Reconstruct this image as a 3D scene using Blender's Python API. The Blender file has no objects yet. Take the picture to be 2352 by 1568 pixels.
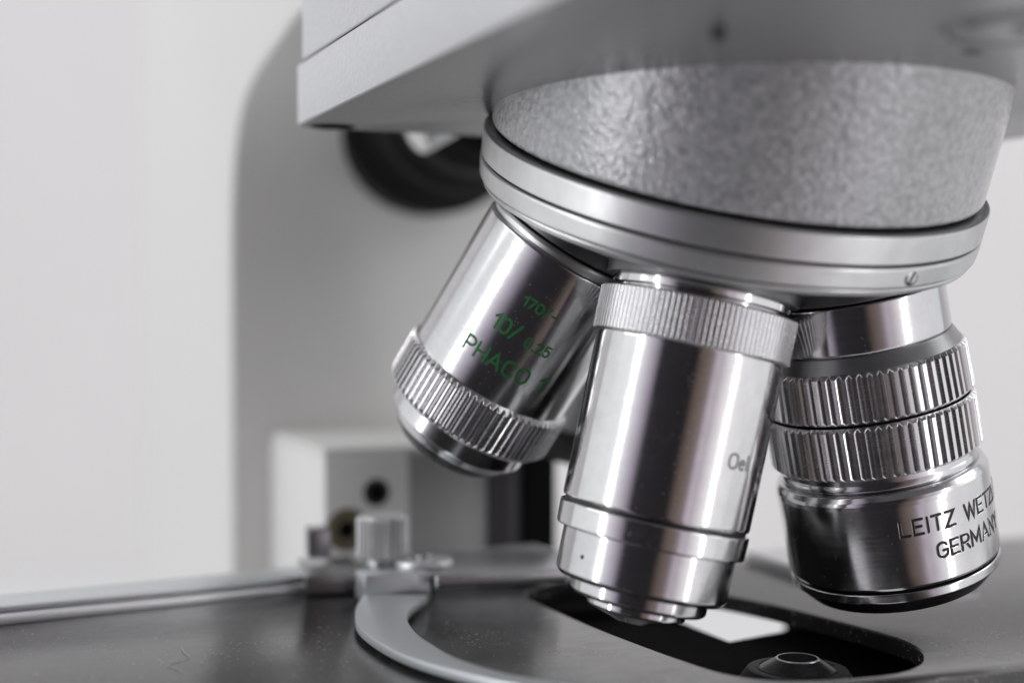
import bpy, bmesh, math, random
from mathutils import Vector, Matrix
random.seed(7)
R = math.radians
sc = bpy.context.scene
sc.unit_settings.system = 'METRIC'
sc.unit_settings.scale_length = 0.01          # one unit is one centimetre
COL = sc.collection

# ------------------------------------------------------------------ camera
YAW = R(22.6); FPX = 3270.0; HOR = 713.0; PITCH = math.atan((784 - HOR) / FPX)
cam_d = bpy.data.cameras.new('camera'); cam = bpy.data.objects.new('camera', cam_d); COL.objects.link(cam)
cam_d.sensor_width = 36; cam_d.lens = 36 * FPX / 2352
cam_d.clip_start = 0.5; cam_d.clip_end = 2000
cam.location = (0, 0, 0); cam.rotation_euler = (R(90) - PITCH, 0, -YAW)
cam_d.dof.use_dof = True; cam_d.dof.focus_distance = 17.9; cam_d.dof.aperture_fstop = 0.078
cam_d.dof.aperture_blades = 9
sc.camera = cam
FWD = Vector((math.sin(YAW), math.cos(YAW), 0)); RGT = Vector((math.cos(YAW), -math.sin(YAW), 0)); UPV = Vector((0, 0, 1))
def room(u, v, w):
    "a point of the room: u to the right, v up, w away from the photographer (cm)"
    return RGT * u + UPV * v + FWD * w
def ray(x, y):
    f = FWD * math.cos(PITCH) - UPV * math.sin(PITCH); q = UPV * math.cos(PITCH) + FWD * math.sin(PITCH)
    return f + RGT * ((x - 1176) / FPX) + q * ((784 - y) / FPX)
def on_z(x, y, z):
    r = ray(x, y); return r * (z / r.z)
def on_y(x, y, Y):
    r = ray(x, y); return r * (Y / r.y)
def on_x(x, y, X):
    r = ray(x, y); return r * (X / r.x)

# ------------------------------------------------------------------ room light
world = bpy.data.worlds.new('World'); sc.world = world; world.use_nodes = True
wn = world.node_tree.nodes; wl = world.node_tree.links
bg = wn['Background']; bg.inputs['Strength'].default_value = 1.0
tc = wn.new('ShaderNodeTexCoord')
def vdot(vec):
    n = wn.new('ShaderNodeVectorMath'); n.operation = 'DOT_PRODUCT'; n.inputs[1].default_value = vec
    wl.new(tc.outputs['Generated'], n.inputs[0]); return n.outputs['Value']
at = wn.new('ShaderNodeMath'); at.operation = 'ARCTAN2'
wl.new(vdot(RGT), at.inputs[0]); wl.new(vdot(-FWD), at.inputs[1])
mr = wn.new('ShaderNodeMapRange'); mr.inputs['From Min'].default_value = -math.pi; mr.inputs['From Max'].default_value = math.pi
wl.new(at.outputs[0], mr.inputs['Value'])
rp = wn.new('ShaderNodeValToRGB'); wl.new(mr.outputs[0], rp.inputs['Fac'])
ROOM = [(-180, .42, .42, .43), (-110, .62, .63, .64), (-78, .72, .73, .74), (-58, .60, .575, .63), (-46, .32, .285, .345), (-37, .022, .02, .024),
        (3, .014, .013, .014), (10, .10, .075, .066), (22, .17, .135, .125), (26, .34, .31, .38), (29, .48, .40, .43), (33, .38, .345, .40), (39, .56, .52, .545), (46, .72, .69, .71), (55, .72, .70, .72), (110, .62, .63, .64), (180, .42, .42, .43)]
cr = rp.color_ramp
while len(cr.elements) > 1: cr.elements.remove(cr.elements[-1])
for i, (a, r_, g_, b_) in enumerate(ROOM):
    e = cr.elements[0] if i == 0 else cr.elements.new((a + 180) / 360)
    e.position = (a + 180) / 360; e.color = (r_, g_, b_, 1)
sp = wn.new('ShaderNodeMapRange'); wl.new(vdot((0, 0, 1)), sp.inputs['Value'])
sp.inputs['From Min'].default_value = .68; sp.inputs['From Max'].default_value = 1
mx = wn.new('ShaderNodeMix'); mx.data_type = 'RGBA'
wl.new(sp.outputs[0], mx.inputs['Factor']); wl.new(rp.outputs[0], mx.inputs['A']); mx.inputs['B'].default_value = (.6, .61, .62, 1)
wl.new(mx.outputs['Result'], bg.inputs['Color'])

def area(name, pos, target, w, h, power, col=(1, 1, 1)):
    l = bpy.data.lights.new(name, 'AREA'); l.shape = 'RECTANGLE'; l.size = w; l.size_y = h; l.energy = power; l.color = col
    o = bpy.data.objects.new(name, l); COL.objects.link(o); o.location = pos
    o.rotation_euler = (Vector(target) - Vector(pos)).to_track_quat('-Z', 'Y').to_euler()
    return o
SUBJ = room(.8, -1, 18)
def around(deg, dist, v): return SUBJ + RGT * math.sin(R(deg)) * dist - FWD * math.cos(R(deg)) * dist + UPV * v
area('window_light_left', around(-66, 60, -4), SUBJ, 4.5, 84, 9500, (1, 1, 1))
area('window_light_right', around(54, 60, 10), SUBJ, 4, 66, 5000, (1, .99, .99))
area('wall_fill', room(-75, 60, 20), room(-30, 0, 90), 60, 60, 19000, (1, 1, 1))  # added fill, brightens the left of the wall
area('wall_fill_right', room(80, 55, 25), room(35, 0, 90), 60, 60, 18500, (1, 1, 1))  # added fill for the right of the wall

sc.view_settings.view_transform = 'Standard'; sc.view_settings.look = 'None'
sc.view_settings.exposure = .5; sc.view_settings.gamma = 1
sc.render.engine = 'CYCLES'
sc.cycles.use_denoising = True; sc.cycles.max_bounces = 10; sc.cycles.glossy_bounces = 6; sc.cycles.diffuse_bounces = 4
sc.cycles.sample_clamp_indirect = 6

# ------------------------------------------------------------------ materials
def newmat(name):
    m = bpy.data.materials.new(name); m.use_nodes = True
    n = m.node_tree.nodes; return m, n, m.node_tree.links, n['Principled BSDF']
def coords(n, l, scale):
    t = n.new('ShaderNodeTexCoord'); mp = n.new('ShaderNodeMapping'); mp.inputs['Scale'].default_value = scale
    l.new(t.outputs['Object'], mp.inputs['Vector']); return mp.outputs[0]
def noise(n, l, vec, sc_, det=2, rough=.5):
    k = n.new('ShaderNodeTexNoise'); k.inputs['Scale'].default_value = sc_; k.inputs['Detail'].default_value = det
    k.inputs['Roughness'].default_value = rough; l.new(vec, k.inputs['Vector']); return k.outputs['Fac']
def remap(n, l, v, a, b, c=0., d=1.):
    k = n.new('ShaderNodeMapRange'); k.inputs[1].default_value = a; k.inputs[2].default_value = b
    k.inputs[3].default_value = c; k.inputs[4].default_value = d; l.new(v, k.inputs[0]); return k.outputs[0]
def bump(n, l, b, h, dist, strength=1.):
    k = n.new('ShaderNodeBump'); k.inputs['Distance'].default_value = dist; k.inputs['Strength'].default_value = strength
    l.new(h, k.inputs['Height']); l.new(k.outputs[0], b.inputs['Normal']); return k
def mixc(n, l, f, a, b):
    k = n.new('ShaderNodeMix'); k.data_type = 'RGBA'; l.new(f, k.inputs['Factor'])
    k.inputs['A'].default_value = (*a, 1); k.inputs['B'].default_value = (*b, 1); return k.outputs['Result']

def metal(name, col, rough, aniso=.7, turned=.0006, freq=60, smudge=.06, dust=.3):
    m, n, l, b = newmat(name)
    b.inputs['Metallic'].default_value = 1
    v = coords(n, l, (1, 1, 1)); vz = coords(n, l, (.4, .4, freq))
    s = noise(n, l, v, 3.5, 5, .62)
    l.new(mixc(n, l, remap(n, l, s, .35, .7), col, tuple(c * .9 for c in col)), b.inputs['Base Color'])
    s2 = noise(n, l, vz, 1.0, 3, .6)
    ad = n.new('ShaderNodeMath'); ad.operation = 'ADD'
    l.new(remap(n, l, s, .3, .7, rough - smudge * .5, rough + smudge), ad.inputs[0]); l.new(remap(n, l, s2, .3, .7, -.02, .03), ad.inputs[1])
    l.new(ad.outputs[0], b.inputs['Roughness'])
    b.inputs['Anisotropic'].default_value = aniso; b.inputs['Anisotropic Rotation'].default_value = .25   # turned: streaks run along the axis
    tg = n.new('ShaderNodeTangent'); tg.direction_type = 'RADIAL'; tg.axis = 'Z'; l.new(tg.outputs[0], b.inputs['Tangent'])
    vo = n.new('ShaderNodeTexVoronoi'); vo.inputs['Scale'].default_value = 17; l.new(v, vo.inputs['Vector'])     # fine dust settled on the metal
    sz = n.new('ShaderNodeSeparateColor'); l.new(vo.outputs['Color'], sz.inputs[0])
    lt = n.new('ShaderNodeMath'); lt.operation = 'LESS_THAN'; l.new(vo.outputs['Distance'], lt.inputs[0]); l.new(remap(n, l, sz.outputs[0], .5, 1, 0, .16), lt.inputs[1])
    dm = n.new('ShaderNodeMath'); dm.operation = 'MULTIPLY'; dm.inputs[1].default_value = dust; l.new(lt.outputs[0], dm.inputs[0])
    iv = n.new('ShaderNodeMath'); iv.operation = 'SUBTRACT'; iv.inputs[0].default_value = 1; l.new(dm.outputs[0], iv.inputs[1]); l.new(iv.outputs[0], b.inputs['Metallic'])
    film = remap(n, l, noise(n, l, v, 15, 4, .7), .5, .72, 0, .04)                        # greasy film, patchy
    pa_ = n.new('ShaderNodeMath'); pa_.operation = 'MULTIPLY'; l.new(film, pa_.inputs[0]); l.new(remap(n, l, noise(n, l, v, 2.2, 3, .6), .4, .62), pa_.inputs[1])
    mxx = n.new('ShaderNodeMath'); mxx.operation = 'MAXIMUM'; l.new(dm.outputs[0], mxx.inputs[0]); l.new(pa_.outputs[0], mxx.inputs[1]); l.new(mxx.outputs[0], iv.inputs[1])
    if turned: bump(n, l, b, s2, turned)
    return m
def hammered(name, dark, light, cell=11., dist=.012, rough=.36, grain=0.5, flake=0., coat=0.):
    m, n, l, b = newmat(name)
    v = coords(n, l, (1, 1, 1))
    a = noise(n, l, v, cell, 2, .5); c = noise(n, l, v, cell * 2.6, 2, .6)
    vo = n.new('ShaderNodeTexVoronoi'); vo.feature = 'SMOOTH_F1'; vo.inputs['Scale'].default_value = cell * 1.25
    vo.inputs['Smoothness'].default_value = .7; l.new(v, vo.inputs['Vector'])
    mm = n.new('ShaderNodeMath'); mm.operation = 'MULTIPLY_ADD'; mm.inputs[1].default_value = grain
    l.new(c, mm.inputs[0]); l.new(a, mm.inputs[2])
    f = n.new('ShaderNodeMath'); f.operation = 'SUBTRACT'; l.new(mm.outputs[0], f.inputs[0])
    k = n.new('ShaderNodeMath'); k.operation = 'MULTIPLY'; k.inputs[1].default_value = .55; l.new(vo.outputs['Distance'], k.inputs[0]); l.new(k.outputs[0], f.inputs[1])
    l.new(mixc(n, l, remap(n, l, f.outputs[0], .2, .75), dark, light), b.inputs['Base Color'])
    b.inputs['Roughness'].default_value = rough; b.inputs['Metallic'].default_value = flake
    b.inputs['Coat Weight'].default_value = coat; b.inputs['Coat Roughness'].default_value = .09
    b.inputs['Specular IOR Level'].default_value = .5
    bk = bump(n, l, b, f.outputs[0], dist)
    if coat: l.new(bk.outputs[0], b.inputs['Coat Normal'])
    return m
def plain(name, col, rough, metallic=0, spec=.5, bumpy=0, cell=20, var=.12):
    m, n, l, b = newmat(name)
    v = coords(n, l, (1, 1, 1)); s = noise(n, l, v, cell, 4, .6)
    l.new(mixc(n, l, remap(n, l, s, .3, .7), tuple(c * (1 - var) for c in col), tuple(c * (1 + var) for c in col)), b.inputs['Base Color'])
    l.new(remap(n, l, s, .3, .7, max(.02, rough - .05), rough + .05), b.inputs['Roughness'])
    b.inputs['Metallic'].default_value = metallic; b.inputs['Specular IOR Level'].default_value = spec
    if bumpy: bump(n, l, b, s, bumpy)
    return m
def stage_black():
    m, n, l, b = newmat('black stage enamel with dust')
    v = coords(n, l, (1, 1, 1))
    s = noise(n, l, v, 1.3, 5, .65)
    sv = coords(n, l, (1.2, 26, 1)); scr = noise(n, l, sv, 1.2, 4, .65)
    vo = n.new('ShaderNodeTexVoronoi'); vo.inputs['Scale'].default_value = 9; l.new(v, vo.inputs['Vector'])
    sz = n.new('ShaderNodeSeparateColor'); l.new(vo.outputs['Color'], sz.inputs[0])
    thr = remap(n, l, sz.outputs[0], .15, 1, 0., .15)          # most cells carry no speck, a few a larger one
    lt = n.new('ShaderNodeMath'); lt.operation = 'LESS_THAN'; l.new(vo.outputs['Distance'], lt.inputs[0]); l.new(thr, lt.inputs[1])
    vo2 = n.new('ShaderNodeTexVoronoi'); vo2.inputs['Scale'].default_value = 24; l.new(v, vo2.inputs['Vector'])
    sz2 = n.new('ShaderNodeSeparateColor'); l.new(vo2.outputs['Color'], sz2.inputs[0])
    thr2 = remap(n, l, sz2.outputs[1], .2, 1, 0., .30)
    lt2 = n.new('ShaderNodeMath'); lt2.operation = 'LESS_THAN'; l.new(vo2.outputs['Distance'], lt2.inputs[0]); l.new(thr2, lt2.inputs[1])
    patch = remap(n, l, s, .42, .62)
    pm = n.new('ShaderNodeMath'); pm.operation = 'MULTIPLY'; l.new(lt2.outputs[0], pm.inputs[0]); l.new(patch, pm.inputs[1])
    dm = n.new('ShaderNodeMath'); dm.operation = 'MAXIMUM'; l.new(lt.outputs[0], dm.inputs[0]); l.new(pm.outputs[0], dm.inputs[1])
    base = mixc(n, l, remap(n, l, s, .3, .7), (.016, .016, .016), (.030, .029, .028))
    k = n.new('ShaderNodeMix'); k.data_type = 'RGBA'; l.new(dm.outputs[0], k.inputs['Factor']); l.new(base, k.inputs['A']); k.inputs['B'].default_value = (.42, .40, .35, 1)
    l.new(k.outputs['Result'], b.inputs['Base Color'])
    ra = n.new('ShaderNodeMath'); ra.operation = 'ADD'; l.new(remap(n, l, s, .3, .7, .12, .20), ra.inputs[0]); l.new(remap(n, l, scr, .45, .75, 0, .10), ra.inputs[1])
    l.new(ra.outputs[0], b.inputs['Roughness'])
    b.inputs['Specular IOR Level'].default_value = .72
    fine = noise(n, l, v, 60, 3, .6)
    hh = n.new('ShaderNodeMath'); hh.operation = 'MULTIPLY_ADD'; hh.inputs[1].default_value = .5; l.new(scr, hh.inputs[0]); l.new(fine, hh.inputs[2])
    bump(n, l, b, hh.outputs[0], .0008)
    return m
M = {}
M['chrome'] = metal('satin chrome barrel', (.68, .68, .69), .15, .6, .00006, 40, .04)
M['chrome2'] = metal('bright turned chrome', (.74, .74, .74), .13, .6, .00005, 50, .04)
M['knurl'] = metal('milled chrome knurl', (.72, .72, .73), .22, .0, 0, 60, .06)
M['alu'] = metal('satin aluminium ring', (.69, .70, .70), .38, .5, .0002, 70, .04)
M['brightalu'] = plain('bright drawn aluminium', (.74, .75, .76), .32, .7, .5, 0, 30, .03)
M['dome'] = metal('grey satin nosepiece dome', (.17, .172, .175), .42, .3, .0001, 60, .04)
M['shoulder'] = metal('grey turned shoulder', (.34, .345, .35), .34, .4, .0001, 60, .04)
M['dark'] = plain('black lacquered metal', (.012, .012, .013), .3, 0, .5, .0, 20, .2)
M['gap'] = plain('matt black and gap shade', (.006, .006, .006), .8, 0, .03, 0, 20, .1)  # shade of gaps and holes painted black; also for black bracket parts
M['dark2'] = plain('dark violet grey enamel', (.035, .032, .036), .5, 0, .4, 0, 20, .1)
M['rubber'] = plain('black ribbed bakelite', (.008, .0075, .0075), .5, 0, .2, .0008, 30, .2)
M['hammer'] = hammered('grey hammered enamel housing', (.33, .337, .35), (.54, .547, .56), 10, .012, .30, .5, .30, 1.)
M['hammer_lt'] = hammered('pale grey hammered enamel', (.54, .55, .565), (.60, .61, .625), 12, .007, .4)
M['hammer_shade'] = hammered('hammered enamel with underside shade', (.20, .203, .207), (.22, .223, .227), 12, .003, .25)  # arm enamel darkened, underside shade put into the colour
M['cream'] = plain('pale warm grey enamel', (.68, .68, .665), .45, 0, .5, .002, 14, .04)
M['panel'] = plain('mid grey enamel panel', (.36, .36, .36), .45, 0, .5, .002, 14, .04)
M['stage'] = stage_black()
M['carrier'] = plain('pale anodised aluminium', (.70, .73, .75), .38, .8, .5, .0006, 40, .05)
M['carrier_dark'] = plain('grey anodised aluminium', (.47, .47, .485), .30, .9, .5, .0006, 40, .06)
M['green'] = plain('green engraving paint', (.03, .19, .055), .5, 0, .4, 0, 40, .2)
M['blackink'] = plain('black engraving paint', (.012, .012, .014), .5, 0, .4, 0, 40, .2)
M['greyink'] = plain('worn grey engraving paint', (.10, .095, .08), .5, 0, .4, 0, 40, .3)
M['brass'] = plain('dull brass bush', (.11, .095, .055), .4, 0, .5, 0, 20, .1)
M['glass'] = plain('coated front lens', (.01, .011, .014), .05, 0, .35, 0, 20, .1)
M['wall'] = plain('matte white wall paint', (.80, .80, .793), .9, 0, .2, 0, .2, .01)
M['table'] = plain('white laminate bench top', (.74, .74, .74), .5, 0, .4, 0, .3, .02)
M['lint'] = plain('pale lint', (.40, .38, .34), .9, 0, .2, 0, 30, .1)

# ------------------------------------------------------------------ object helpers
def finish(name, bm, mat, parent=None, smooth=35, mats=None):
    bmesh.ops.recalc_face_normals(bm, faces=bm.faces)
    lim = R(smooth)
    for f in bm.faces: f.smooth = True
    for e in bm.edges:
        e.smooth = len(e.link_faces) == 2 and e.calc_face_angle(0) < lim
    me = bpy.data.meshes.new(name); bm.to_mesh(me); bm.free()
    for m_ in (mats or [mat]): me.materials.append(m_)
    o = bpy.data.objects.new(name, me); COL.objects.link(o)
    if parent is not None: o.parent = parent
    return o
def thing(name, label, cat, mtx=None, group=None):
    o = bpy.data.objects.new(name, None); COL.objects.link(o); o.empty_display_size = .3
    if mtx is not None: o.matrix_world = mtx
    o['label'] = label; o['category'] = cat
    if group: o['group'] = group
    return o
def structure(o): o['kind'] = 'structure'; return o
def chamfer(p, c=.012):
    "cut every sharp corner of a (height, radius) profile with two small facets"
    out = [p[0]]
    for i in range(1, len(p) - 1):
        a, b, d = Vector(p[i - 1]), Vector(p[i]), Vector(p[i + 1])
        u, v = a - b, d - b; lu, lv = u.length, v.length
        if lu < 1e-6 or lv < 1e-6 or u.angle(v) > R(160): out.append(p[i]); continue
        k = min(c, lu * .4, lv * .4); q1 = b + u / lu * k; q2 = b + v / lv * k
        out += [tuple(q1), tuple(b * .5 + (q1 + q2) * .25), tuple(q2)]
    out.append(p[-1]); return out
def supported(p):
    "extra rings close to both ends of every long run, so that smooth shading leaves the run straight"
    out = [p[0]]
    for a, b in zip(p, p[1:]):
        u, v = Vector(a), Vector(b); L = (v - u).length
        if L > .04: k = .006 / L; out += [tuple(u.lerp(v, k)), tuple(u.lerp(v, 1 - k))]
        out.append(b)
    return out
def lathe(profile, segs=160, bm=None, cut=.012, mi=0, off=(0, 0)):
    bm = bm or bmesh.new(); rows = []
    for s, r in supported(chamfer(profile, cut) if cut else profile):
        if r < 1e-5: rows.append([bm.verts.new((off[0], off[1], s))] * segs)
        else: rows.append([bm.verts.new((off[0] + r * math.cos(2 * math.pi * i / segs), off[1] + r * math.sin(2 * math.pi * i / segs), s)) for i in range(segs)])
    for a, b in zip(rows, rows[1:]):
        for i in range(segs):
            j = (i + 1) % segs; vs = []
            for v in (a[i], a[j], b[j], b[i]):
                if v not in vs: vs.append(v)
            if len(vs) > 2:
                f = bm.faces.new(vs); f.material_index = mi
    return bm
def knurled(s0, s1, rad, depth, teeth, land=.34, bevel=.07, inner=None, skew=0., sub=10, rad2=None, jit=0.):
    "milled ring: v-grooves between flat lands, both rims chamfered so the teeth end in points"
    bm = bmesh.new(); inner = inner or rad - depth * 2.2; rad2 = rad2 or rad
    n = teeth * sub; k = 5
    st = [s0 + bevel * i / k for i in range(k + 1)] + [s1 - bevel * (k - i) / k for i in range(k + 1)]
    st = st[:k + 1] + [s0 + bevel + .006, s1 - bevel - .006] + st[k + 1:]
    rnd = [random.uniform(-jit, jit) for _ in range(teeth)]
    def tooth(i):
        t = (i % sub) / sub; d = abs(t - .5) * 2              # 1 at the groove, 0 on the land
        x = max(0, (d - land) / (1 - land))
        x = x * x * (3 - 2 * x) * .35 + x * .65
        return depth * x + rnd[(i // sub) % teeth]
    rows = [[bm.verts.new(((inner) * math.cos(2 * math.pi * i / n), inner * math.sin(2 * math.pi * i / n), s0)) for i in range(n)]]
    for s in st:
        f = (s - s0) / (s1 - s0); rr = rad + (rad2 - rad) * f
        e = min((s - s0) / bevel, (s1 - s) / bevel, 1); lim = rr - depth * 1.25 * (1 - e)
        row = []
        for i in range(n):
            r = min(lim, rr - tooth(i)); a = 2 * math.pi * i / n
            row.append(bm.verts.new((r * math.cos(a), r * math.sin(a), s)))
        rows.append(row)
    rows.append([bm.verts.new(((inner) * math.cos(2 * math.pi * i / n), inner * math.sin(2 * math.pi * i / n), s1)) for i in range(n)])
    for a, b in zip(rows, rows[1:]):
        for i in range(n):
            j = (i + 1) % n; bm.faces.new((a[i], a[j], b[j], b[i]))
    return bm
def prism(outer, z0, z1, holes=(), bm=None, bev=0., seg=2, top=True):
    "upright slab with an outline and optional holes in it"
    bm = bm or bmesh.new(); loops = [list(outer)] + [list(h) for h in holes]
    before = set(bm.edges)
    for z in (z0, z1):
        es = []
        for L in loops:
            vs = [bm.verts.new((p[0], p[1], z)) for p in L]
            es += [bm.edges.new((vs[i], vs[(i + 1) % len(vs)])) for i in range(len(vs))]
        bmesh.ops.triangle_fill(bm, use_beauty=True, use_dissolve=False, edges=es)
        if z == z0: lo = es
        else: hi = es
    walls = []
    for a, b in zip(lo, hi):
        walls.append(bm.faces.new((a.verts[0], a.verts[1], b.verts[1], b.verts[0])))
    if bev:
        rim = [e for e in hi + lo]
        bmesh.ops.recalc_face_normals(bm, faces=bm.faces)
        bmesh.ops.bevel(bm, geom=rim, offset=bev, segments=seg, affect='EDGES', profile=.5)
    return bm
def box(x0, x1, y0, y1, z0, z1, bev=.02, bm=None, seg=2):
    nb = bmesh.new(); bmesh.ops.create_cube(nb, size=1)
    for v in nb.verts: v.co = Vector(((x0 + x1) / 2 + v.co.x * (x1 - x0), (y0 + y1) / 2 + v.co.y * (y1 - y0), (z0 + z1) / 2 + v.co.z * (z1 - z0)))
    if bev: bmesh.ops.bevel(nb, geom=nb.edges[:], offset=bev, segments=seg, affect='EDGES', profile=.5)
    if bm is None: return nb
    me = bpy.data.meshes.new('tmp'); nb.to_mesh(me); nb.free(); bm.from_mesh(me); bpy.data.meshes.remove(me); return bm
def moved(bm, mtx):
    bmesh.ops.transform(bm, matrix=mtx, verts=bm.verts); return bm
def round_poly(pts, r, n=6):
    out = []
    for i, p in enumerate(pts):
        a, b, c = Vector(pts[i - 1][:2]), Vector(p[:2]), Vector(pts[(i + 1) % len(pts)][:2])
        u, v = (a - b).normalized(), (c - b).normalized(); ang = u.angle(v)
        d = min(r / math.tan(ang / 2), (a - b).length * .45, (c - b).length * .45); rr = d * math.tan(ang / 2)
        ctr = b + (u + v).normalized() * (rr / math.sin(ang / 2))
        p1, p2 = b + u * d, b + v * d
        a1 = math.atan2(*(p1 - ctr).yx); a2 = math.atan2(*(p2 - ctr).yx); da = (a2 - a1 + math.pi) % (2 * math.pi) - math.pi
        out += [(ctr.x + rr * math.cos(a1 + da * k / n), ctr.y + rr * math.sin(a1 + da * k / n)) for k in range(n + 1)]
    return out
def tube(pts, r, segs=8, bm=None):
    bm = bm or bmesh.new(); rows = []
    for i, p in enumerate(pts):
        p = Vector(p); t = (Vector(pts[min(i + 1, len(pts) - 1)]) - Vector(pts[max(i - 1, 0)])).normalized()
        a = t.cross(Vector((.31, .2, .93))).normalized(); b = t.cross(a)
        rows.append([bm.verts.new(p + (a * math.cos(2 * math.pi * k / segs) + b * math.sin(2 * math.pi * k / segs)) * r) for k in range(segs)])
    for a, b in zip(rows, rows[1:]):
        for k in range(segs): bm.faces.new((a[k], a[(k + 1) % segs], b[(k + 1) % segs], b[k]))
    bm.faces.new(rows[0]); bm.faces.new(rows[-1]); return bm
def frame(origin, z, xhint):
    z = Vector(z).normalized(); x = Vector(xhint); x = (x - z * x.dot(z)).normalized(); y = z.cross(x)
    m = Matrix((x, y, z)).transposed().to_4x4(); m.translation = Vector(origin); return m

# ---- engraved single-stroke lettering, laid on a cylinder
def arc(cx, cy, rx, ry, a0, a1, n=14): return [(cx + rx * math.cos(R(a0 + (a1 - a0) * i / n)), cy + ry * math.sin(R(a0 + (a1 - a0) * i / n))) for i in range(n + 1)]
def oval(w):
    r = w / 2
    return [arc(r, 1 - r, r, r, 180, 0, 10) + arc(r, r, r, r, 0, -180, 10) + [(0, 1 - r)]]
GLYPH = {
 'P': (.58, [[(0, 0), (0, 1), (.32, 1)] + arc(.32, .73, .26, .27, 90, -90, 10) + [(0, .46)]]),
 'H': (.64, [[(0, 0), (0, 1)], [(.64, 0), (.64, 1)], [(0, .5), (.64, .5)]]),
 'A': (.72, [[(0, 0), (.36, 1), (.72, 0)], [(.13, .33), (.59, .33)]]),
 'C': (.64, [arc(.32, .68, .32, .32, 20, 180, 10) + arc(.32, .32, .32, .32, 180, 340, 10)]),
 'O': (.66, oval(.66)), '0': (.56, oval(.56)),
 '1': (.26, [[(0, .74), (.26, 1), (.26, 0)]]), 'I': (.08, [[(.04, 0), (.04, 1)]]),
 '7': (.5, [[(0, 1), (.5, 1), (.16, 0)]]), '/': (.42, [[(0, -.05), (.42, 1.05)]]), '-': (.36, [[(0, .45), (.36, .45)]]),
 '.': (.08, [[(.04, 0), (.04, .05)]]),
 '2': (.52, [arc(.26, .74, .26, .26, 165, -20, 10) + [(0, 0), (.54, 0)]]),
 '5': (.52, [[(.5, 1), (.08, 1), (.04, .55)] + arc(.24, .33, .28, .33, 120, -150, 12)]),
 'L': (.5, [[(0, 1), (0, 0), (.5, 0)]]),
 'E': (.54, [[(.54, 1), (0, 1), (0, 0), (.54, 0)], [(0, .52), (.46, .52)]]),
 'T': (.6, [[(0, 1), (.6, 1)], [(.3, 1), (.3, 0)]]), 'Z': (.6, [[(0, 1), (.6, 1), (0, 0), (.62, 0)]]),
 'W': (.92, [[(0, 1), (.22, 0), (.46, .9), (.70, 0), (.92, 1)]]),
 'G': (.64, [arc(.32, .68, .32, .32, 25, 180, 10) + arc(.32, .32, .32, .32, 180, 360, 10) + [(.64, .46), (.36, .46)]]),
 'R': (.58, [[(0, 0), (0, 1), (.3, 1)] + arc(.3, .74, .27, .26, 90, -90, 10) + [(0, .48)], [(.28, .48), (.58, 0)]]),
 'M': (.78, [[(0, 0), (0, 1), (.39, .25), (.78, 1), (.78, 0)]]), 'N': (.64, [[(0, 0), (0, 1), (.64, 0), (.64, 1)]]),
 'Y': (.66, [[(0, 1), (.33, .46), (.66, 1)], [(.33, .46), (.33, 0)]]),
 'e': (.42, [[(0, .36), (.42, .36)] + arc(.21, .36, .21, .27, 0, 180, 10) + arc(.21, .26, .21, .26, 180, 325, 8)]),
 'l': (.08, [[(.04, 0), (.04, 1)]]), '(': (.2, [arc(.4, .5, .4, .6, 130, 230, 8)]), ' ': (.34, [])}
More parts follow.
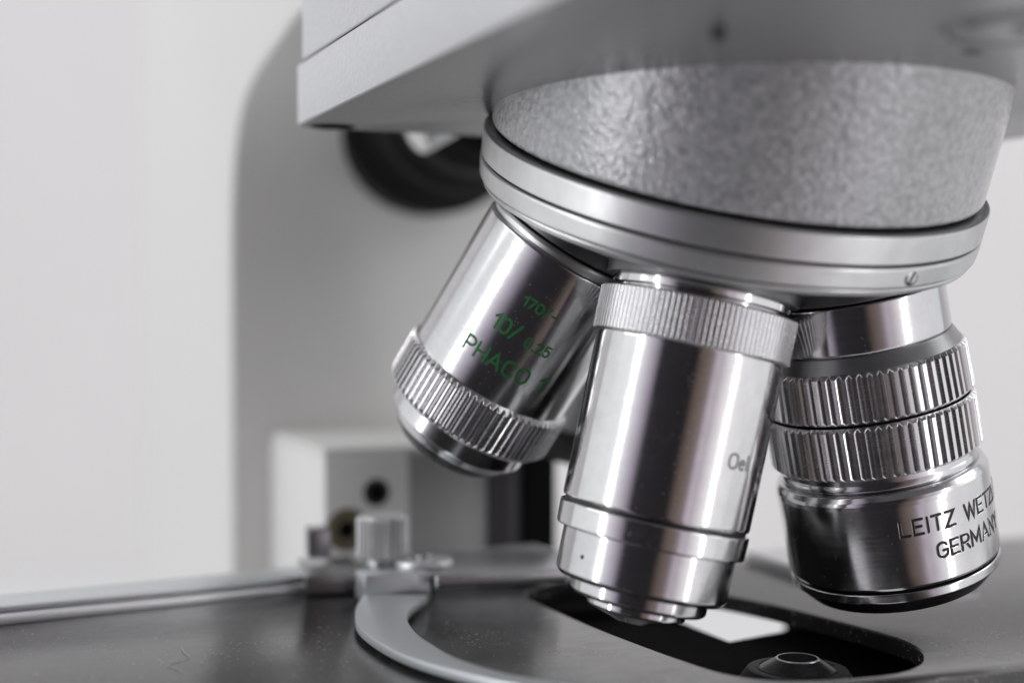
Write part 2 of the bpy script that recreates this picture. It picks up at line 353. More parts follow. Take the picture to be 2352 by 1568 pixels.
def lettering(lines, r_at, lip=0., word=None):
    "each line: text, angle of its start, angle of its end, baseline height, cap height, stroke width"
    bm = bmesh.new(); lay = 0
    for text, a0, a1, base, cap, wd in lines:
        adv = 0; nw = 0; place = []; rad = r_at(base - cap / 2)
        for ch in text:
            w, st = GLYPH[ch]; nw += ch == ' '; place.append((adv, st if word in (None, nw) else [])); adv += w + .24
        adv -= .24; k = R(a0 - a1) / adv
        for off, st in place:
            for pl in st:
                lay = (lay + 1) % 4; up = .0016 + lay * .0005; hw = wd / 2
                P = [Vector((R(a0) * -1 + (off + p[0]) * k, p[1] * cap)) for p in pl]
                P = [Vector((p.x * rad, p.y)) for p in P]                   # unrolled, centimetres
                def vert(q): a = -q.x / rad; r = r_at(base - q.y) + up; return bm.verts.new((r * math.cos(a), r * math.sin(a), base - q.y))
                closed = (P[0] - P[-1]).length < 1e-4
                if closed: P = P[:-1]
                Q = []
                for i in range(len(P)):                                    # keep points well apart
                    if not Q or (P[i] - Q[-1]).length > .004: Q.append(P[i])
                fin = []
                for i in range(len(Q)):                                    # split long straight runs so they follow the barrel
                    fin.append(Q[i])
                    if i + 1 < len(Q):
                        d = Q[i + 1] - Q[i]; m_ = int(d.length / .05)
                        fin += [Q[i] + d * ((t + 1) / (m_ + 1)) for t in range(m_)]
                Q = fin; N = len(Q); lft, rgt = [], []
                for i in range(N):
                    pa = Q[i - 1] if (i > 0 or closed) else None; pb = Q[(i + 1) % N] if (i < N - 1 or closed) else None
                    d1 = (Q[i] - pa).normalized() if pa is not None else None; d2 = (pb - Q[i]).normalized() if pb is not None else None
                    d1 = d1 or d2; d2 = d2 or d1
                    n1 = Vector((-d1.y, d1.x)); n2 = Vector((-d2.y, d2.x)); mt = (n1 + n2)
                    mt = mt.normalized() if mt.length > .2 else n1
                    ml = hw / max(.45, mt.dot(n1)); lft.append(Q[i] + mt * ml); rgt.append(Q[i] - mt * ml)
                def vertz(q, h): a = -q.x / rad; r = r_at(base - q.y) + h; return bm.verts.new((r * math.cos(a), r * math.sin(a), base - q.y))
                for side in ((lft, rgt) if lip else ()):                                    # raised lip added to catch light like the groove's wall
                    D_ = [(side[i] - Q[i]).normalized() for i in range(N)]
                    rows_ = [[vertz(side[i] + D_[i] * o_, h_) for i in range(N)] for o_, h_ in ((-.006 * lip, .0030), (.002 * lip, .0030 + .0045 * lip), (.005 * lip, -.001))]
                    for A_, B_ in zip(rows_, rows_[1:]):
                        for i in range(N if closed else N - 1):
                            f = bm.faces.new((A_[i], A_[(i + 1) % N], B_[(i + 1) % N], B_[i])); f.material_index = 1
                LV = [vert(q) for q in lft]; RV = [vert(q) for q in rgt]
                for i in range(N if closed else N - 1):
                    j = (i + 1) % N; bm.faces.new((LV[i], LV[j], RV[j], RV[i]))
                if not closed:
                    for e, nx, A, B in ((0, 1, RV[0], LV[0]), (N - 1, N - 2, LV[-1], RV[-1])):
                        d = (Q[e] - Q[nx]).normalized(); nrm = Vector((-d.y, d.x)); s_ = 1 if e else -1
                        fan = [vert(Q[e] + (nrm * math.cos(R(t)) + d * math.sin(R(t))) * hw) for t in (30, 60, 90, 120, 150)]
                        try: bm.faces.new([LV[e] if s_ > 0 else RV[e]] + fan + [RV[e] if s_ > 0 else LV[e]])
                        except ValueError: pass
    return bm
def engrave(lines, r_at, mat, barrel, lip=0.):
    for ln, k in [(l_, i) for l_ in lines for i in range(len(l_[0].split(' ')))]:
        o = finish('engraved_word', lettering([ln], r_at, lip if ln[5] > .03 else 0, k), mat, barrel, mats=[mat, M['chrome']]); outward(o)
def outward(o):
    "turn lettering faces to look away from the barrel axis"
    for p in o.data.polygons:
        c = p.center
        if p.normal.x * c.x + p.normal.y * c.y < 0: p.flip()

# ------------------------------------------------------------------ setting: walls and bench
def sheet(name, pts, mat):
    bm = bmesh.new(); bm.faces.new([bm.verts.new(p) for p in pts]); return structure(finish(name, bm, mat))
BZ = -15.
wb = room(0, 0, 82)
sheet('wall', [room(-120, BZ, 82), room(140, BZ, 82), room(140, 120, 82), room(-120, 120, 82)], M['wall'])
sheet('table', [room(-42, BZ, 6), room(60, BZ, 6), room(60, BZ, 81.9), room(-42, BZ, 81.9)], M['table'])

# ------------------------------------------------------------------ microscope stand
ARM_Z = 2.65; XL = 5.05; XR = 15.7; YB = 20.3
DAX = Vector((0.00306, 0.36366, -0.93153)).normalized(); C0 = Vector((10.0101, 16.3769, 2.0746)); APEX = Vector((9.99989, 15.16649, 5.17523))
stand = thing('microscope_stand', 'pale grey microscope stand with a C-shaped limb, hammered arm and round nosepiece housing', 'microscope stand')
TM = frame(C0, DAX, -FWD)                       # nosepiece axis, z points down it
TI = TM.inverted()
# column and limb: a side outline swept across its width
prof = [(38.5, BZ + .02), (27.0, BZ + .02), (27.03, -3), (27.03, .6), (26.99, 1.76), (26.62, 2.96), (25.85, 3.75), (24.7, 4.14), (23.1, 4.40), (21.9, 4.58), (20.6, 4.66), (20.6, 12), (38.5, 12)]
def smooth_line(pts, n=4):
    out = []
    for i in range(len(pts) - 1):
        p0, p1, p2, p3 = (Vector(pts[max(0, min(len(pts) - 1, i + k))]) for k in (-1, 0, 1, 2))
        for t in range(n):
            t /= n; out.append(tuple(.5 * ((2 * p1) + (p2 - p0) * t + (2 * p0 - 5 * p1 + 4 * p2 - p3) * t * t + (3 * p1 - p0 - 3 * p2 + p3) * t ** 3)))
    out.append(tuple(pts[-1])); return out
inner = smooth_line(prof[3:11], 4)
outline = prof[:3] + inner + prof[11:]
bm = prism([(p[0], p[1]) for p in outline], 5.45, 11.8, bev=.12, seg=3)
moved(bm, Matrix(((0, 0, 1, 0), (1, 0, 0, 0), (0, 1, 0, 0), (0, 0, 0, 1))))
finish('column', bm, M['cream'], stand)
# arm: lower casting with the hole the nosepiece housing drops through, and the housing above the seam
def ring_hit(th, r):
    e = TM.to_3x3() @ Vector((math.cos(th), math.sin(th), 0)); o = C0 + e * r
    return o + DAX * ((ARM_Z - o.z) / DAX.z)
hole = []
for i in range(96):
    th = 2 * math.pi * i / 96; p = ring_hit(th, 3.1); back = max(0, min(1, (p.y - 18.0) / .7))
    p = ring_hit(th, 3.1 + .36 * back); hole.append((p.x, p.y))
if sum(hole[i - 1][0] * hole[i][1] - hole[i][0] * hole[i - 1][1] for i in range(96)) < 0: hole.reverse()
outer = round_poly([(XL, 6.5), (XR, 6.5), (XR, YB), (XL, YB)], .28, 6)
finish('arm_underside', prism(outer, ARM_Z, 3.50, [hole], bev=.025, seg=3), M['hammer_shade'], stand, mats=None)
sd = prism([(p[0], p[1]) for p in round_poly([(XL - .02, 6.48), (XR + .02, 6.48), (XR + .02, YB + .02), (XL - .02, YB + .02)], .28, 6)], ARM_Z + .012, 3.50,
           [round_poly([(XL + .02, 6.52), (XR - .02, 6.52), (XR - .02, YB - .02), (XL + .02, YB - .02)], .26, 6)], bev=.012)
finish('arm_skirt', sd, M['hammer_lt'], stand)
finish('seam', prism(round_poly([(XL + .05, 6.55), (XR - .05, 6.55), (XR - .05, YB - .05), (XL + .05, YB - .05)], .25, 5), 3.502, 3.56), M['gap'], stand)
finish('arm_housing', prism(round_poly([(XL + .035, 6.5), (XR - .035, 6.5), (XR - .035, YB - .05), (XL + .035, YB - .05)], .28, 6), 3.562, 9.5, bev=.05, seg=3), M['hammer_lt'], stand)
# nosepiece housing: painted drum from the arm to the turning ring (z = along the axis, negative is up)
hb = lathe([(.0, 2.4), (.0, 3.0), (-.035, 3.235), (-.08, 3.25), (-2.6, 3.30)], 200, cut=.01)
o = finish('nosepiece_housing', hb, M['hammer'], stand); o.matrix_world = TM
# underside fittings
def under(x, y, dz=0): p = on_z(x, y, ARM_Z); return Matrix.Translation((p.x, p.y, ARM_Z + dz))
o = finish('locating_pin', lathe([(.02, .075), (-.10, .075), (-.12, .05), (-.12, 0)], 24), M['dark'], stand); o.matrix_world = under(1650, 66)
o = finish('underside_recess_shade', lathe([(.02, .33), (-.006, .33), (-.006, .30), (-.003, .29), (-.003, 0)], 48), M['gap'], stand); o.matrix_world = under(764, 291)  # flat black disc painted as the shade in a recess
cap = lathe([(.03, .80), (-.015, .80), (-.025, .785), (-.025, .735), (-.012, .72), (-.012, .0)], 80, cut=.004)
o = finish('clamp_cap', cap, M['hammer_shade'], stand); o.matrix_world = under(2352, 66)
for a0, a1, rr, hw in ((172, 232, .62, .05), (246, 292, .64, .045), (35, 165, .70, .014)):
    bm = bmesh.new(); row = []
    for k in range(21):
        a = R(a0 + (a1 - a0) * k / 20); row.append([bm.verts.new((q * math.cos(a), q * math.sin(a), -.0135)) for q in (rr - hw, rr + hw)])
    for a, b in zip(row, row[1:]): bm.faces.new((a[0], a[1], b[1], b[0]))
    finish('slot', bm, M['gap'], o)  # flat black arcs, the dark of the cap's grooves painted on
finish('grub_screw', lathe([(-.0125, .11), (-.03, .11), (-.03, .06), (-.02, 0)], 24), M['dark'], o)
o = finish('underside_slot', lathe([(.0, .13), (-.004, .125), (-.004, 0)], 24, cut=0), M['gap'], stand); o.matrix_world = under(2232, 121) @ Matrix.Diagonal((1, .45, 1, 1))
# black illuminator tube on the column front
p = on_y(990, 266, 26.6)
tubeM = frame(p, (0, -1, 0), (1, 0, 0))
o = finish('lamp_tube', lathe([(-.6, 1.2), (-.5, 1.95), (.4, 1.95), (.5, 1.76), (.62, 1.55), (1.3, 1.52), (1.4, 1.62), (1.7, 1.62), (1.85, 1.40), (2.6, 1.36), (2.7, 1.30), (2.7, .9), (2.2, .8), (2.2, 0)], 120, cut=.04), M['rubber'], stand); o.matrix_world = tubeM
kp = on_y(957, 316, 22.9)
lm = frame(kp + Vector((0, 0, .02)), Vector((.86, .12, .5)), (0, -1, 0))
o = finish('tube_knob', knurled(.0, 1.2, .33, .02, 30, bevel=.03, inner=.2), M['alu'], stand); o.matrix_world = lm
g = finish('knob_face', lathe([(.0, .20), (-.012, .31), (-.02, .2), (-.02, 0)], 48), M['cream'], o)
# stage drive block low on the column
bx0, by0 = 6.25, 23.1
bzt = on_y(745, 1049, by0).z
bzb = -7.
xs = [on_y(x, 1100, by0).x for x in (745, 940, 1135, 1222, 1283)]
bm = box(xs[0], xs[1], by0, 27.2, bzb, bzt, .05)
finish('drive_block', bm, M['cream'], stand)
bm = box(xs[1] + .002, xs[2] + .3, by0 + .35, 27.2, bzb, bzt - .01, .03); finish('recessed_panel', bm, M['panel'], stand)
finish('top_plate', box(xs[0] + .02, xs[4] + .1, by0 + .1, 27.0, bzt + .002, bzt + .12, .03), M['cream'], stand)
cy = (xs[2] + xs[3]) / 2
o = finish('focus_post', lathe([(bzb, .42), (bzt - .02, .42), (bzt - .02, 0)], 48), M['dark2'], stand); o.location = (cy + .0, by0 + .55, 0)
finish('dovetail', box(xs[3] - .1, xs[4], by0 + .1, 27, bzb, bzt - .015, .03), M['gap'], stand)
for x, y, r1, r2, mt in ((865, 1130, .20, .16, 'dark'), (797, 1216, .33, .16, 'brass')):
    p = on_y(x, y, by0)
    o = finish('bush', lathe([(-.05, r1 + .05), (.02, r1 + .03), (.03, r1), (.03, r2), (.004, r2 * .96), (.004, 0)], 40), M[mt], stand); o.matrix_world = frame(p, (0, -1, 0), (1, 0, 0))
    g = finish('hole', lathe([(.006, r2 * .95), (.0062, 0)], 32, cut=0), M['gap'], o)  # flat disc, depth of the hole painted in black

# ------------------------------------------------------------------ revolving nosepiece
nose = thing('revolving_nosepiece', 'satin aluminium revolving nosepiece with grooved rim and slotted screw under the hammered housing', 'nosepiece', TM)
finish('neck', lathe([(-.06, 3.19), (.02, 3.19), (.03, 2.9)], 200, cut=0), M['gap'], nose)
finish('upper_rim', lathe([(.03, 2.8), (.025, 3.30), (.035, 3.335), (.05, 3.345), (.375, 3.335), (.385, 3.31), (.385, 2.9)], 260, cut=.008), M['alu'], nose)
finish('rim_groove', lathe([(.387, 3.0), (.387, 3.285), (.412, 3.285), (.412, 3.0)], 200, cut=0), M['gap'], nose)
finish('lower_rim', lathe([(.414, 2.9), (.414, 3.31), (.424, 3.33), (.45, 3.338), (.66, 3.318), (.685, 3.30), (.688, 2.9)], 260, cut=.008), M['alu'], nose)
finish('seam_line', lathe([(.689, 3.0), (.690, 3.272), (.700, 3.272), (.700, 3.0)], 200, cut=0), M['gap'], nose)
finish('lip', lathe([(.701, 2.9), (.702, 3.275), (.72, 3.285), (.77, 3.26), (.805, 3.19), (.812, 3.10), (.80, 3.0)], 260, cut=0), M['alu'], nose)
AL = R(22.45); AP = 3.3286
dome = [(.80, 3.06), (.83, 3.02)] + [(.86 + (3.0 - r) * math.tan(AL), r) for r in (3.0, 2.4, 1.8, 1.2, .7)] + [(1.86, .5), (1.9, 0)]
finish('dome', lathe(dome, 200, cut=.01), M['dome'], nose)
scp = Vector((10.68048774, 13.53052399, 0.39547614)); lp = TI @ scp; ang = math.atan2(lp.y, lp.x)
sm = TM @ frame((3.326 * math.cos(ang), 3.326 * math.sin(ang), .545), (math.cos(ang), math.sin(ang), 0), (0, 0, 1))
scr = finish('rim_screw', lathe([(-.04, .082), (.004, .082), (.010, .072), (.010, 0)], 32, cut=.004), M['chrome2'], nose); scr.matrix_world = sm
sl = finish('screw_slot', box(-.076, .076, -.018, .018, -.002, .0125, 0), M['gap'], scr); sl.matrix_parent_inverse = Matrix.Rotation(R(-25), 4, 'Z')
rg = finish('screw_recess', lathe([(.004, .080), (.0045, .104), (.0, .106)], 32, cut=0), M['dark'], scr)  # flat dark ring painted as shade around the screw
# spot-faced bosses the objectives screw into
for key, v_, top in (('P', (-0.36356568, 0.43669446, -0.82287177), 5.062), ('O', (-0.20867577, 0.04017305, -0.97715943), 5.05), ('L', (0.23720347, 0.05500895, -0.9699013), 5.032)):
    b = finish('port_boss', lathe([(4.6, 1.22), (top - .01, 1.20), (top, 1.19), (top, 1.0)], 160), M['dome'], nose)
    b.matrix_parent_inverse = TM.inverted(); b.matrix_basis = frame(APEX, v_, -FWD)

# ------------------------------------------------------------------ objectives
OBJ = {'P': (-0.36356568, 0.43669446, -0.82287177), 'O': (-0.20867577, 0.04017305, -0.97715943), 'L': (0.23720347, 0.05500895, -0.9699013)}
camv = -(FWD * math.cos(PITCH) - UPV * math.sin(PITCH))
GRP = 'objectives screwed into the nosepiece'
def objective(key, label): 
    return thing('objective', label, 'objective', frame(APEX, OBJ[key], camv), GRP)
# left: smooth barrel, green lettering, coarse fluted ring at its lower end
t = objective('P', 'chrome objective with green engraved lettering and a fluted ring at its lower end')
finish('mounting_collar', lathe([(5.10, 1.05), (5.105, 1.15), (5.15, 1.172), (5.21, 1.165), (5.215, 1.10), (5.25, 1.10)], 160, cut=.008), M['alu'], t)
finish('collar_gap_shade', lathe([(5.06, 1.14), (5.104, 1.14)], 160, cut=0), M['gap'], t)  # black band painted as the dark gap above the collar
b = finish('barrel', lathe([(5.24, 1.0), (5.24, 1.150), (5.255, 1.180), (5.27, 1.1855), (7.32, 1.168), (7.33, 1.0)], 240, cut=.006), M['chrome'], t)
engrave([('170/-', 6.0, -17., 5.952, .128, .029), ('10/', 16., -2.2, 6.42, .20, .036), ('0.25', -8.6, -26., 6.43, .14, .029), ('PHACO 1', 25., -34.6, 6.90, .207, .036)], lambda q: 1.186 - .018 * (q - 5.19) / 2.13, M['green'], b, 0)
finish('fluted_ring', knurled(7.30, 8.01, 1.240, .050, 72, land=.34, bevel=.075, inner=.95, rad2=1.240), M['knurl'], t)
finish('nose', lathe([(8.0, .9), (8.0, 1.03), (8.03, 1.045), (8.28, 1.03), (8.31, 1.01), (8.42, .92), (8.44, .90)], 160), M['chrome'], t)
finish('front_cap', lathe([(8.44, .3), (8.442, .89), (8.52, .83), (8.62, .72), (8.625, .60), (8.60, .52), (8.56, .5), (8.56, .3)], 120), M['dark'], t)
finish('front_lens', lathe([(8.56, .5), (8.585, .3), (8.59, 0)], 64, cut=0), M['glass'], t)
# middle: oil immersion objective
t = objective('O', 'tall chrome oil objective with a finely knurled top ring and stepped lower end')
finish('mounting_collar', lathe([(4.85, 1.0), (4.85, 1.10), (5.15, 1.11), (5.16, 1.05), (5.205, 1.05)], 160), M['chrome2'], t)
finish('grip_ring', knurled(5.20, 5.775, 1.236, .040, 112, land=.42, bevel=.03, inner=1.1, sub=8), M['knurl'], t)
b = finish('barrel', lathe([(5.74, 1.0), (5.745, 1.165), (5.80, 1.172), (6.8, 1.170), (7.80, 1.168), (7.835, 1.160), (7.84, 1.0)], 240, cut=.006), M['chrome2'], t)
engrave([('Oel /', -30.5, -58., 7.083, .172, .025), ('(170', -62., -84., 6.42, .16, .022)], lambda q: 1.1722 - .002 * (q - 5.8), M['greyink'], b)
finish('barrel_groove', lathe([(7.78, 1.128), (7.95, 1.128)], 160, cut=0), M['dark'], t)
finish('retaining_ring', lathe([(7.885, 1.0), (7.886, 1.165), (7.90, 1.182), (8.165, 1.178), (8.185, 1.165), (8.19, 1.0)], 200, cut=.008), M['chrome2'], t)
sl = finish('sleeve', lathe([(8.17, 1.0), (8.17, 1.075), (8.72, 1.070), (8.775, 1.02), (8.78, .7)], 200, cut=.01), M['chrome'], t)
a = R(50.6); pm = frame((1.073 * math.cos(a), 1.073 * math.sin(a), 8.485), (math.cos(a), math.sin(a), 0), (0, 0, 1))
g = finish('pin_hole', lathe([(.0022, .026), (.0024, 0)], 20, cut=0), M['gap'], sl); g.matrix_parent_inverse = pm  # surface disc, the hole's darkness is only painted
finish('nose_ring', lathe([(8.76, .7), (8.765, .862), (8.93, .855), (8.965, .82), (8.97, .5)], 160), M['chrome'], t)
finish('tip', lathe([(8.95, .5), (8.955, .622), (9.06, .622), (9.08, .605), (9.20, .26), (9.205, .2)], 120, cut=.01), M['chrome2'], t)
finish('front_lens', lathe([(9.203, .22), (9.215, .1), (9.217, 0)], 48, cut=0), M['glass'], t)
# right: wide objective with a double fluted collar
t = objective('L', 'broad chrome objective with a double fluted collar and black engraved lettering')
finish('mounting_collar', lathe([(5.06, 1.0), (5.062, 1.185), (5.08, 1.195), (5.66, 1.195), (5.69, 1.18), (5.695, 1.0)], 200), M['chrome'], t)
finish('collar_gap_shade', lathe([(5.03, 1.165), (5.061, 1.165)], 160, cut=0), M['gap'], t)  # dark of the gap above this collar, painted as a black band
finish('shoulder', lathe([(5.66, 1.1), (5.695, 1.20), (5.71, 1.205), (5.90, 1.312), (5.92, 1.2)], 200, cut=.006), M['shoulder'], t)
finish('fluted_ring', knurled(5.87, 6.525, 1.350, .045, 66, land=.40, bevel=.05, inner=1.2, rad2=1.372), M['knurl'], t)
finish('ring_gap', lathe([(6.5, 1.29), (6.58, 1.29)], 160, cut=0), M['gap'], t)
finish('fluted_ring', knurled(6.555, 7.25, 1.375, .043, 66, land=.40, bevel=.045, inner=1.2, rad2=1.378), M['knurl'], t)
finish('neck', lathe([(7.24, 1.1), (7.24, 1.275), (7.33, 1.27), (7.36, 1.285), (7.40, 1.29), (7.42, 1.275), (7.44, 1.26), (7.47, 1.1)], 200, cut=.008), M['chrome'], t)
b = finish('barrel', lathe([(7.44, 1.2), (7.445, 1.30), (7.46, 1.33), (7.52, 1.368), (7.56, 1.384), (7.62, 1.388), (8.66, 1.384), (8.69, 1.375), (8.695, 1.2)], 240, cut=.006), M['chrome'], t)
engrave([('LEITZ WETZLAR', 8.3, -83., 8.0, .19, .036), ('GERMANY', -9.2, -63., 8.365, .187, .036)], lambda q: 1.388 - .004 * (q - 7.62) / 1.04, M['blackink'], b, .4)
finish('barrel_groove', lathe([(8.65, 1.345), (8.75, 1.345)], 160, cut=0), M['gap'], t)
finish('lower_ring', lathe([(8.735, 1.2), (8.735, 1.362), (8.745, 1.372), (8.85, 1.372), (8.862, 1.36), (8.865, 1.2)], 200, cut=.006), M['chrome'], t)
finish('front_cap', lathe([(8.86, 1.2), (8.868, 1.345), (8.93, 1.29), (9.06, 1.17), (9.08, 1.12), (9.08, .8), (9.0, .7), (9.0, .3)], 160), M['dark'], t)
finish('front_lens', lathe([(9.0, .75), (9.02, .4), (9.025, 0)], 64, cut=0), M['glass'], t)
# behind: black-tipped objective seen between the two in front
rf = Vector((0, -.93153, -.36366))
bd = (DAX * math.cos(AL) - rf * math.sin(AL)).normalized()
t = thing('objective', 'objective with a black lower sleeve, half hidden behind the green lettered one', 'objective', frame(APEX, bd, camv), GRP)
finish('barrel', lathe([(5.0, .9), (5.0, 1.1), (8.9, 1.1), (8.92, .8)], 120), M['alu'], t)
finish('lower_sleeve', lathe([(8.90, .9), (8.90, 1.12), (9.62, 1.10), (9.66, 1.04), (9.66, .6)], 120), M['dark'], t)
finish('front_lens', lathe([(9.655, .62), (9.65, 0)], 48, cut=0), M['glass'], t)

# ------------------------------------------------------------------ stage
SZ = -4.2; ST = .24
stage = thing('microscope_stage', 'black enamelled microscope stage with a long rounded slot', 'stage')
slot_px = [(1222, 1352), (1300, 1331), (1400, 1325), (1500, 1337), (1650, 1362), (1800, 1393), (1950, 1432), (2060, 1464), (2108, 1487), (2122, 1508), (2110, 1527), (2060, 1545), (1960, 1556), (1850, 1562),
           (1760, 1560), (1660, 1545), (1560, 1513), (1480, 1484), (1380, 1446), (1290, 1408), (1225, 1378), (1209, 1364)]
sp_ = [on_z(x, y, SZ) for x, y in slot_px]
slot = smooth_line([(p.x, p.y) for p in sp_] + [(sp_[0].x, sp_[0].y)], 4)[:-1]
outer = round_poly([(-9, 13), (24, 13), (24, 20.55), (-9, 21.4)], .6, 6)
finish('stage_plate', prism(outer, SZ - ST, SZ, [slot], bev=.018, seg=3), M['stage'], stage)
# guide rail along the back edge
def quad_bar(pa, pb, prof_, name, mat, parent):
    "a bar from pa to pb; the section is (outwards, up)"
    a, b2 = Vector(pa), Vector(pb); d = (b2 - a).normalized(); n = Vector((-d.y, d.x, 0))
    bm = bmesh.new(); r0 = [bm.verts.new(a + n * q[0] + UPV * q[1]) for q in prof_]; r1 = [bm.verts.new(b2 + n * q[0] + UPV * q[1]) for q in prof_]
    for i in range(len(prof_)): j = (i + 1) % len(prof_); bm.faces.new((r0[i], r0[j], r1[j], r1[i]))
    bm.faces.new(r0); bm.faces.new(r1); bmesh.ops.recalc_face_normals(bm, faces=bm.faces)
    bmesh.ops.bevel(bm, geom=bm.edges[:], offset=.012, segments=2, affect='EDGES', profile=.5)
    return finish(name, bm, mat, parent)
pa, pb = on_z(0, 1436, SZ), on_z(690, 1363, SZ); dd = (pb - pa).normalized()
pa = pa - dd * 6; pe = pb + dd * 4.5
quad_bar(pa, pe, [(0, .002), (0, .13), (.04, .15), (.28, .15), (.28, .002)], 'guide_rail', M['brightalu'], stage)
quad_bar(pa, pe, [(.13, .152), (.13, .20), (.26, .20), (.26, .152)], 'rail_groove', M['carrier_dark'], stage)
quad_bar(pa, pe, [(.06, .202), (.06, .25), (.75, .27), (.75, -.2), (.29, -.2), (.29, .202)], 'rail_top', M['carrier'], stage)

# condenser under the slot
cp = on_z(1832, 1506, -4.31)
cond = thing('condenser', 'black condenser with a conical top lens rising inside the stage slot', 'condenser', Matrix.Translation((cp.x, cp.y, 0)))
finish('cone', lathe([(-4.46, .48), (-4.335, .265), (-4.33, .24), (-4.33, .1)], 96, cut=.01), M['dark'], cond)
finish('lens_bezel', lathe([(-4.350, .282), (-4.328, .262), (-4.3285, .246)], 96, cut=0), M['carrier_dark'], cond)
finish('top_lens', lathe([(-4.3288, .248), (-4.3292, .12), (-4.3293, 0)], 64, cut=0), M['gap'], cond)
finish('bezel_ring', lathe([(-4.50, .44), (-4.445, .47), (-4.44, .50), (-4.455, .52), (-4.455, .57), (-4.465, .62), (-4.49, .64), (-4.60, .72), (-4.85, .82), (-5.4, .84), (-5.4, .3)], 120, cut=.008), M['rubber'], cond)
# substage carrier: black plate with a wall on its far right side
carr = thing('substage_carrier', 'black substage bracket in the shadow below the stage slot', 'bracket')
xr = on_z(1815, 1432, -4.75)
pp = [on_z(x, y, -4.63) for x, y in ((1840, 1442), (1675, 1473), (1600, 1443), (1520, 1408))]
finish('bracket_plate', prism([(20, 14.5), (20, pp[0].y)] + [(q.x, q.y) for q in pp] + [(4, pp[-1].y), (4, 14.5)], -5.9, -4.63), M['gap'], carr)
w0 = on_y(1812, 1432, 20.3)
finish('bracket_wall', box(w0.x, 20, pp[0].y + .01, 20.45, -6, -4.47, .02), M['gap'], carr)
w1 = on_y(1540, 1440, 17.6)
finish('bracket_wall', box(4, w1.x, pp[-1].y + .01, 20.45, -6, -4.47, .02), M['gap'], carr)

# ------------------------------------------------------------------ specimen holder on the stage
hold = thing('specimen_holder', 'grey specimen holder with a curved finger lying across the black stage', 'specimen holder')
PZ = -3.76
f0, f1 = on_z(838, 1319, PZ), on_z(1300, 1309, PZ)
bk0, bk1 = on_z(845, 1266, PZ), on_z(1290, 1262, PZ)
plate = [(on_z(838, 1312, PZ).x, on_z(838, 1312, PZ).y), (on_z(994, 1312, PZ).x, on_z(994, 1312, PZ).y), (on_z(1000, 1324, PZ).x, on_z(1000, 1324, PZ).y), (f1.x, f1.y), (bk1.x, bk1.y), (bk0.x, bk0.y)]
finish('carriage_plate', prism(round_poly(plate, .06, 4), PZ - .17, PZ, bev=.02), M['carrier_dark'], hold)
CZ = -4.03
def crop(x, y): return ((550 + x / 2.387) * .91875, (1050 + y / 2.387) * .91875)
outer_px = [crop(*q) for q in [(862, 1035), (835, 1068), (815, 1105), (806, 1150), (812, 1198), (835, 1235), (870, 1268), (940, 1318), (1050, 1378), (1200, 1435), (1400, 1492), (1600, 1540), (1800, 1580), (2050, 1625)]]
inner_px = [crop(*q) for q in [(2250, 1600), (2050, 1570), (1900, 1542), (1740, 1512), (1600, 1478), (1400, 1410), (1260, 1330), (1180, 1275), (1135, 1222), (1117, 1175), (1132, 1130), (1180, 1085), (1240, 1042)]]
fo = smooth_line([on_z(x, y, CZ).to_2d()[:] for x, y in outer_px], 3); fi = smooth_line([on_z(x, y, CZ).to_2d()[:] for x, y in inner_px], 3)
finish('curved_finger', prism(fo + fi, CZ - .115, CZ, bev=.014, seg=2), M['carrier'], hold)
sa, sb = on_z(836, 1365, CZ), on_z(986, 1357, CZ); ta, tb = on_z(840, 1319, PZ), on_z(994, 1319, PZ)
bm = bmesh.new()
bt = [sa, sb, Vector((sb.x + .0, sb.y + .5, CZ)), Vector((sa.x, sa.y + .5, CZ))]
V0 = [bm.verts.new((q.x, q.y - .05, CZ - .11)) for q in bt]; V1 = [bm.verts.new((q.x, q.y - .07, PZ + .012)) for q in bt]
for i in range(4): j = (i + 1) % 4; bm.faces.new((V0[i], V0[j], V1[j], V1[i]))
bm.faces.new(V0); bm.faces.new(V1); bmesh.ops.recalc_face_normals(bm, faces=bm.faces); bmesh.ops.bevel(bm, geom=bm.edges[:], offset=.018, segments=2, affect='EDGES', profile=.5)
finish('riser', bm, M['carrier'], hold)
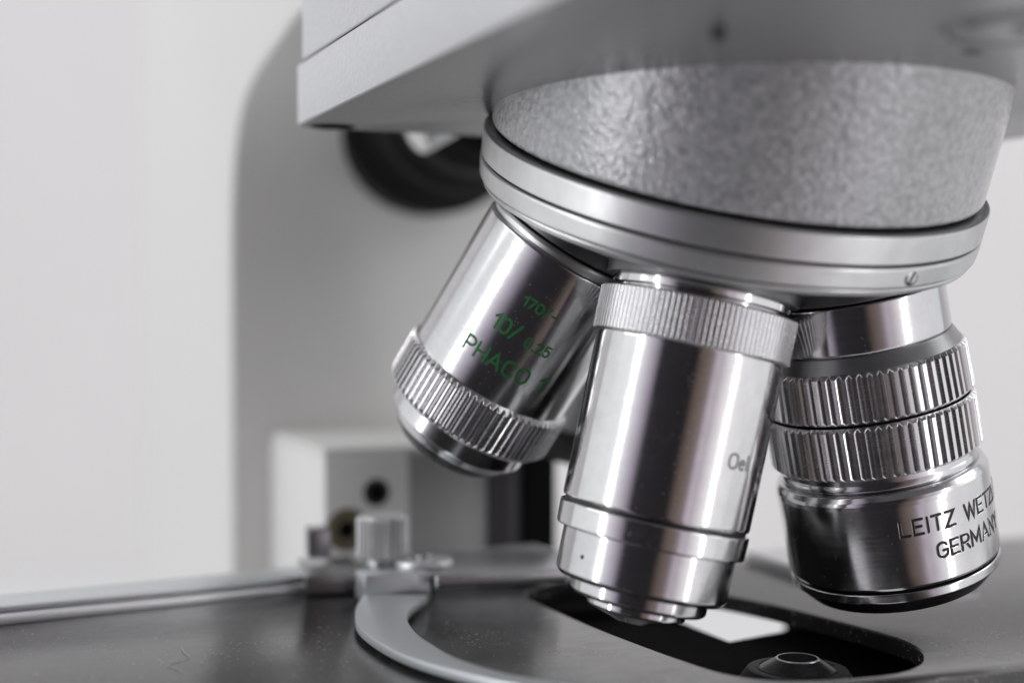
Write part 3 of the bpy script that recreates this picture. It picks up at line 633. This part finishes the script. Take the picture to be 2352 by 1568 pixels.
# slider block left of it
q0, q1 = on_z(703, 1367, SZ + .03), on_z(836, 1361, SZ + .03)
wdt = (q1 - q0).length; dirx = (q1 - q0).normalized()
bm = box(0, wdt, 0, 1.5, .0, .30, .03); o = finish('slider_block', bm, M['carrier_dark'], hold)
o.matrix_world = frame(q0, (0, 0, 1), dirx)
p = on_y(706, 1300, q0.y + .7); hgt = .44
o = finish('end_stop', box(0, .36, 0, .5, 0, hgt, .05), M['carrier_dark'], hold); o.matrix_world = frame((p.x, p.y, PZ + .001), (0, 0, 1), dirx)
# knurled clamp knob and washer screw on the plate
kc = on_z(879, 1292, PZ)
o = finish('clamp_knob', knurled(.09, .70, .39, .035, 28, land=.3, bevel=.03, inner=.2), M['alu'], hold); o.location = (kc.x, kc.y, PZ)
g = finish('knob_top', lathe([(.70, .35), (.715, .35), (.718, .30), (.710, 0)], 48), M['brightalu'], o)
g = finish('knob_stem', lathe([(.001, .25), (.10, .25)], 48, cut=0), M['alu'], o)
wc = on_z(972, 1296, PZ)
o = finish('washer_screw', lathe([(.002, .43), (.03, .45), (.075, .44), (.10, .40), (.105, .0)], 64), M['brightalu'], hold); o.location = (wc.x, wc.y, PZ)
g = finish('screw_head', lathe([(.106, .12), (.15, .12), (.165, .09), (.165, 0)], 32), M['carrier_dark'], o)
# plain metal slide bar at the back of the stage, right of the slot
b0, b1 = on_z(1712, 1289, SZ + .02), on_z(1826, 1327, SZ + .02)
d = (b0 - b1).normalized()
bar = finish('slide_bar', box(0, 2.2, 0, (b0 - b1).length + 1.6, .004, .2, .02), M['brightalu'])
bar.matrix_world = frame((b1.x - d.x * 1.6, b1.y - d.y * 1.6, SZ), (0, 0, 1), Vector((d.y, -d.x, 0)))
bar['label'] = 'bright flat metal bar lying at the back of the stage behind the objectives'; bar['category'] = 'metal bar'
# a curl of lint on the stage
def crop4(x, y): return (x / 2.352 * .91875, (1300 + y / 2.352) * .91875)
lp_ = [on_z(*crop4(x, y), SZ + .012) for x, y in [(1068, 745), (1080, 770), (1112, 800), (1075, 818), (1030, 830), (992, 848), (1020, 862), (1055, 875), (1070, 886)]]
lint = finish('lint_fibre', tube(smooth_line([tuple(q) for q in lp_], 4), .0028, 6), M['lint'])
lint['label'] = 'zigzag of pale lint fibre lying on the black stage'; lint['category'] = 'fibre'
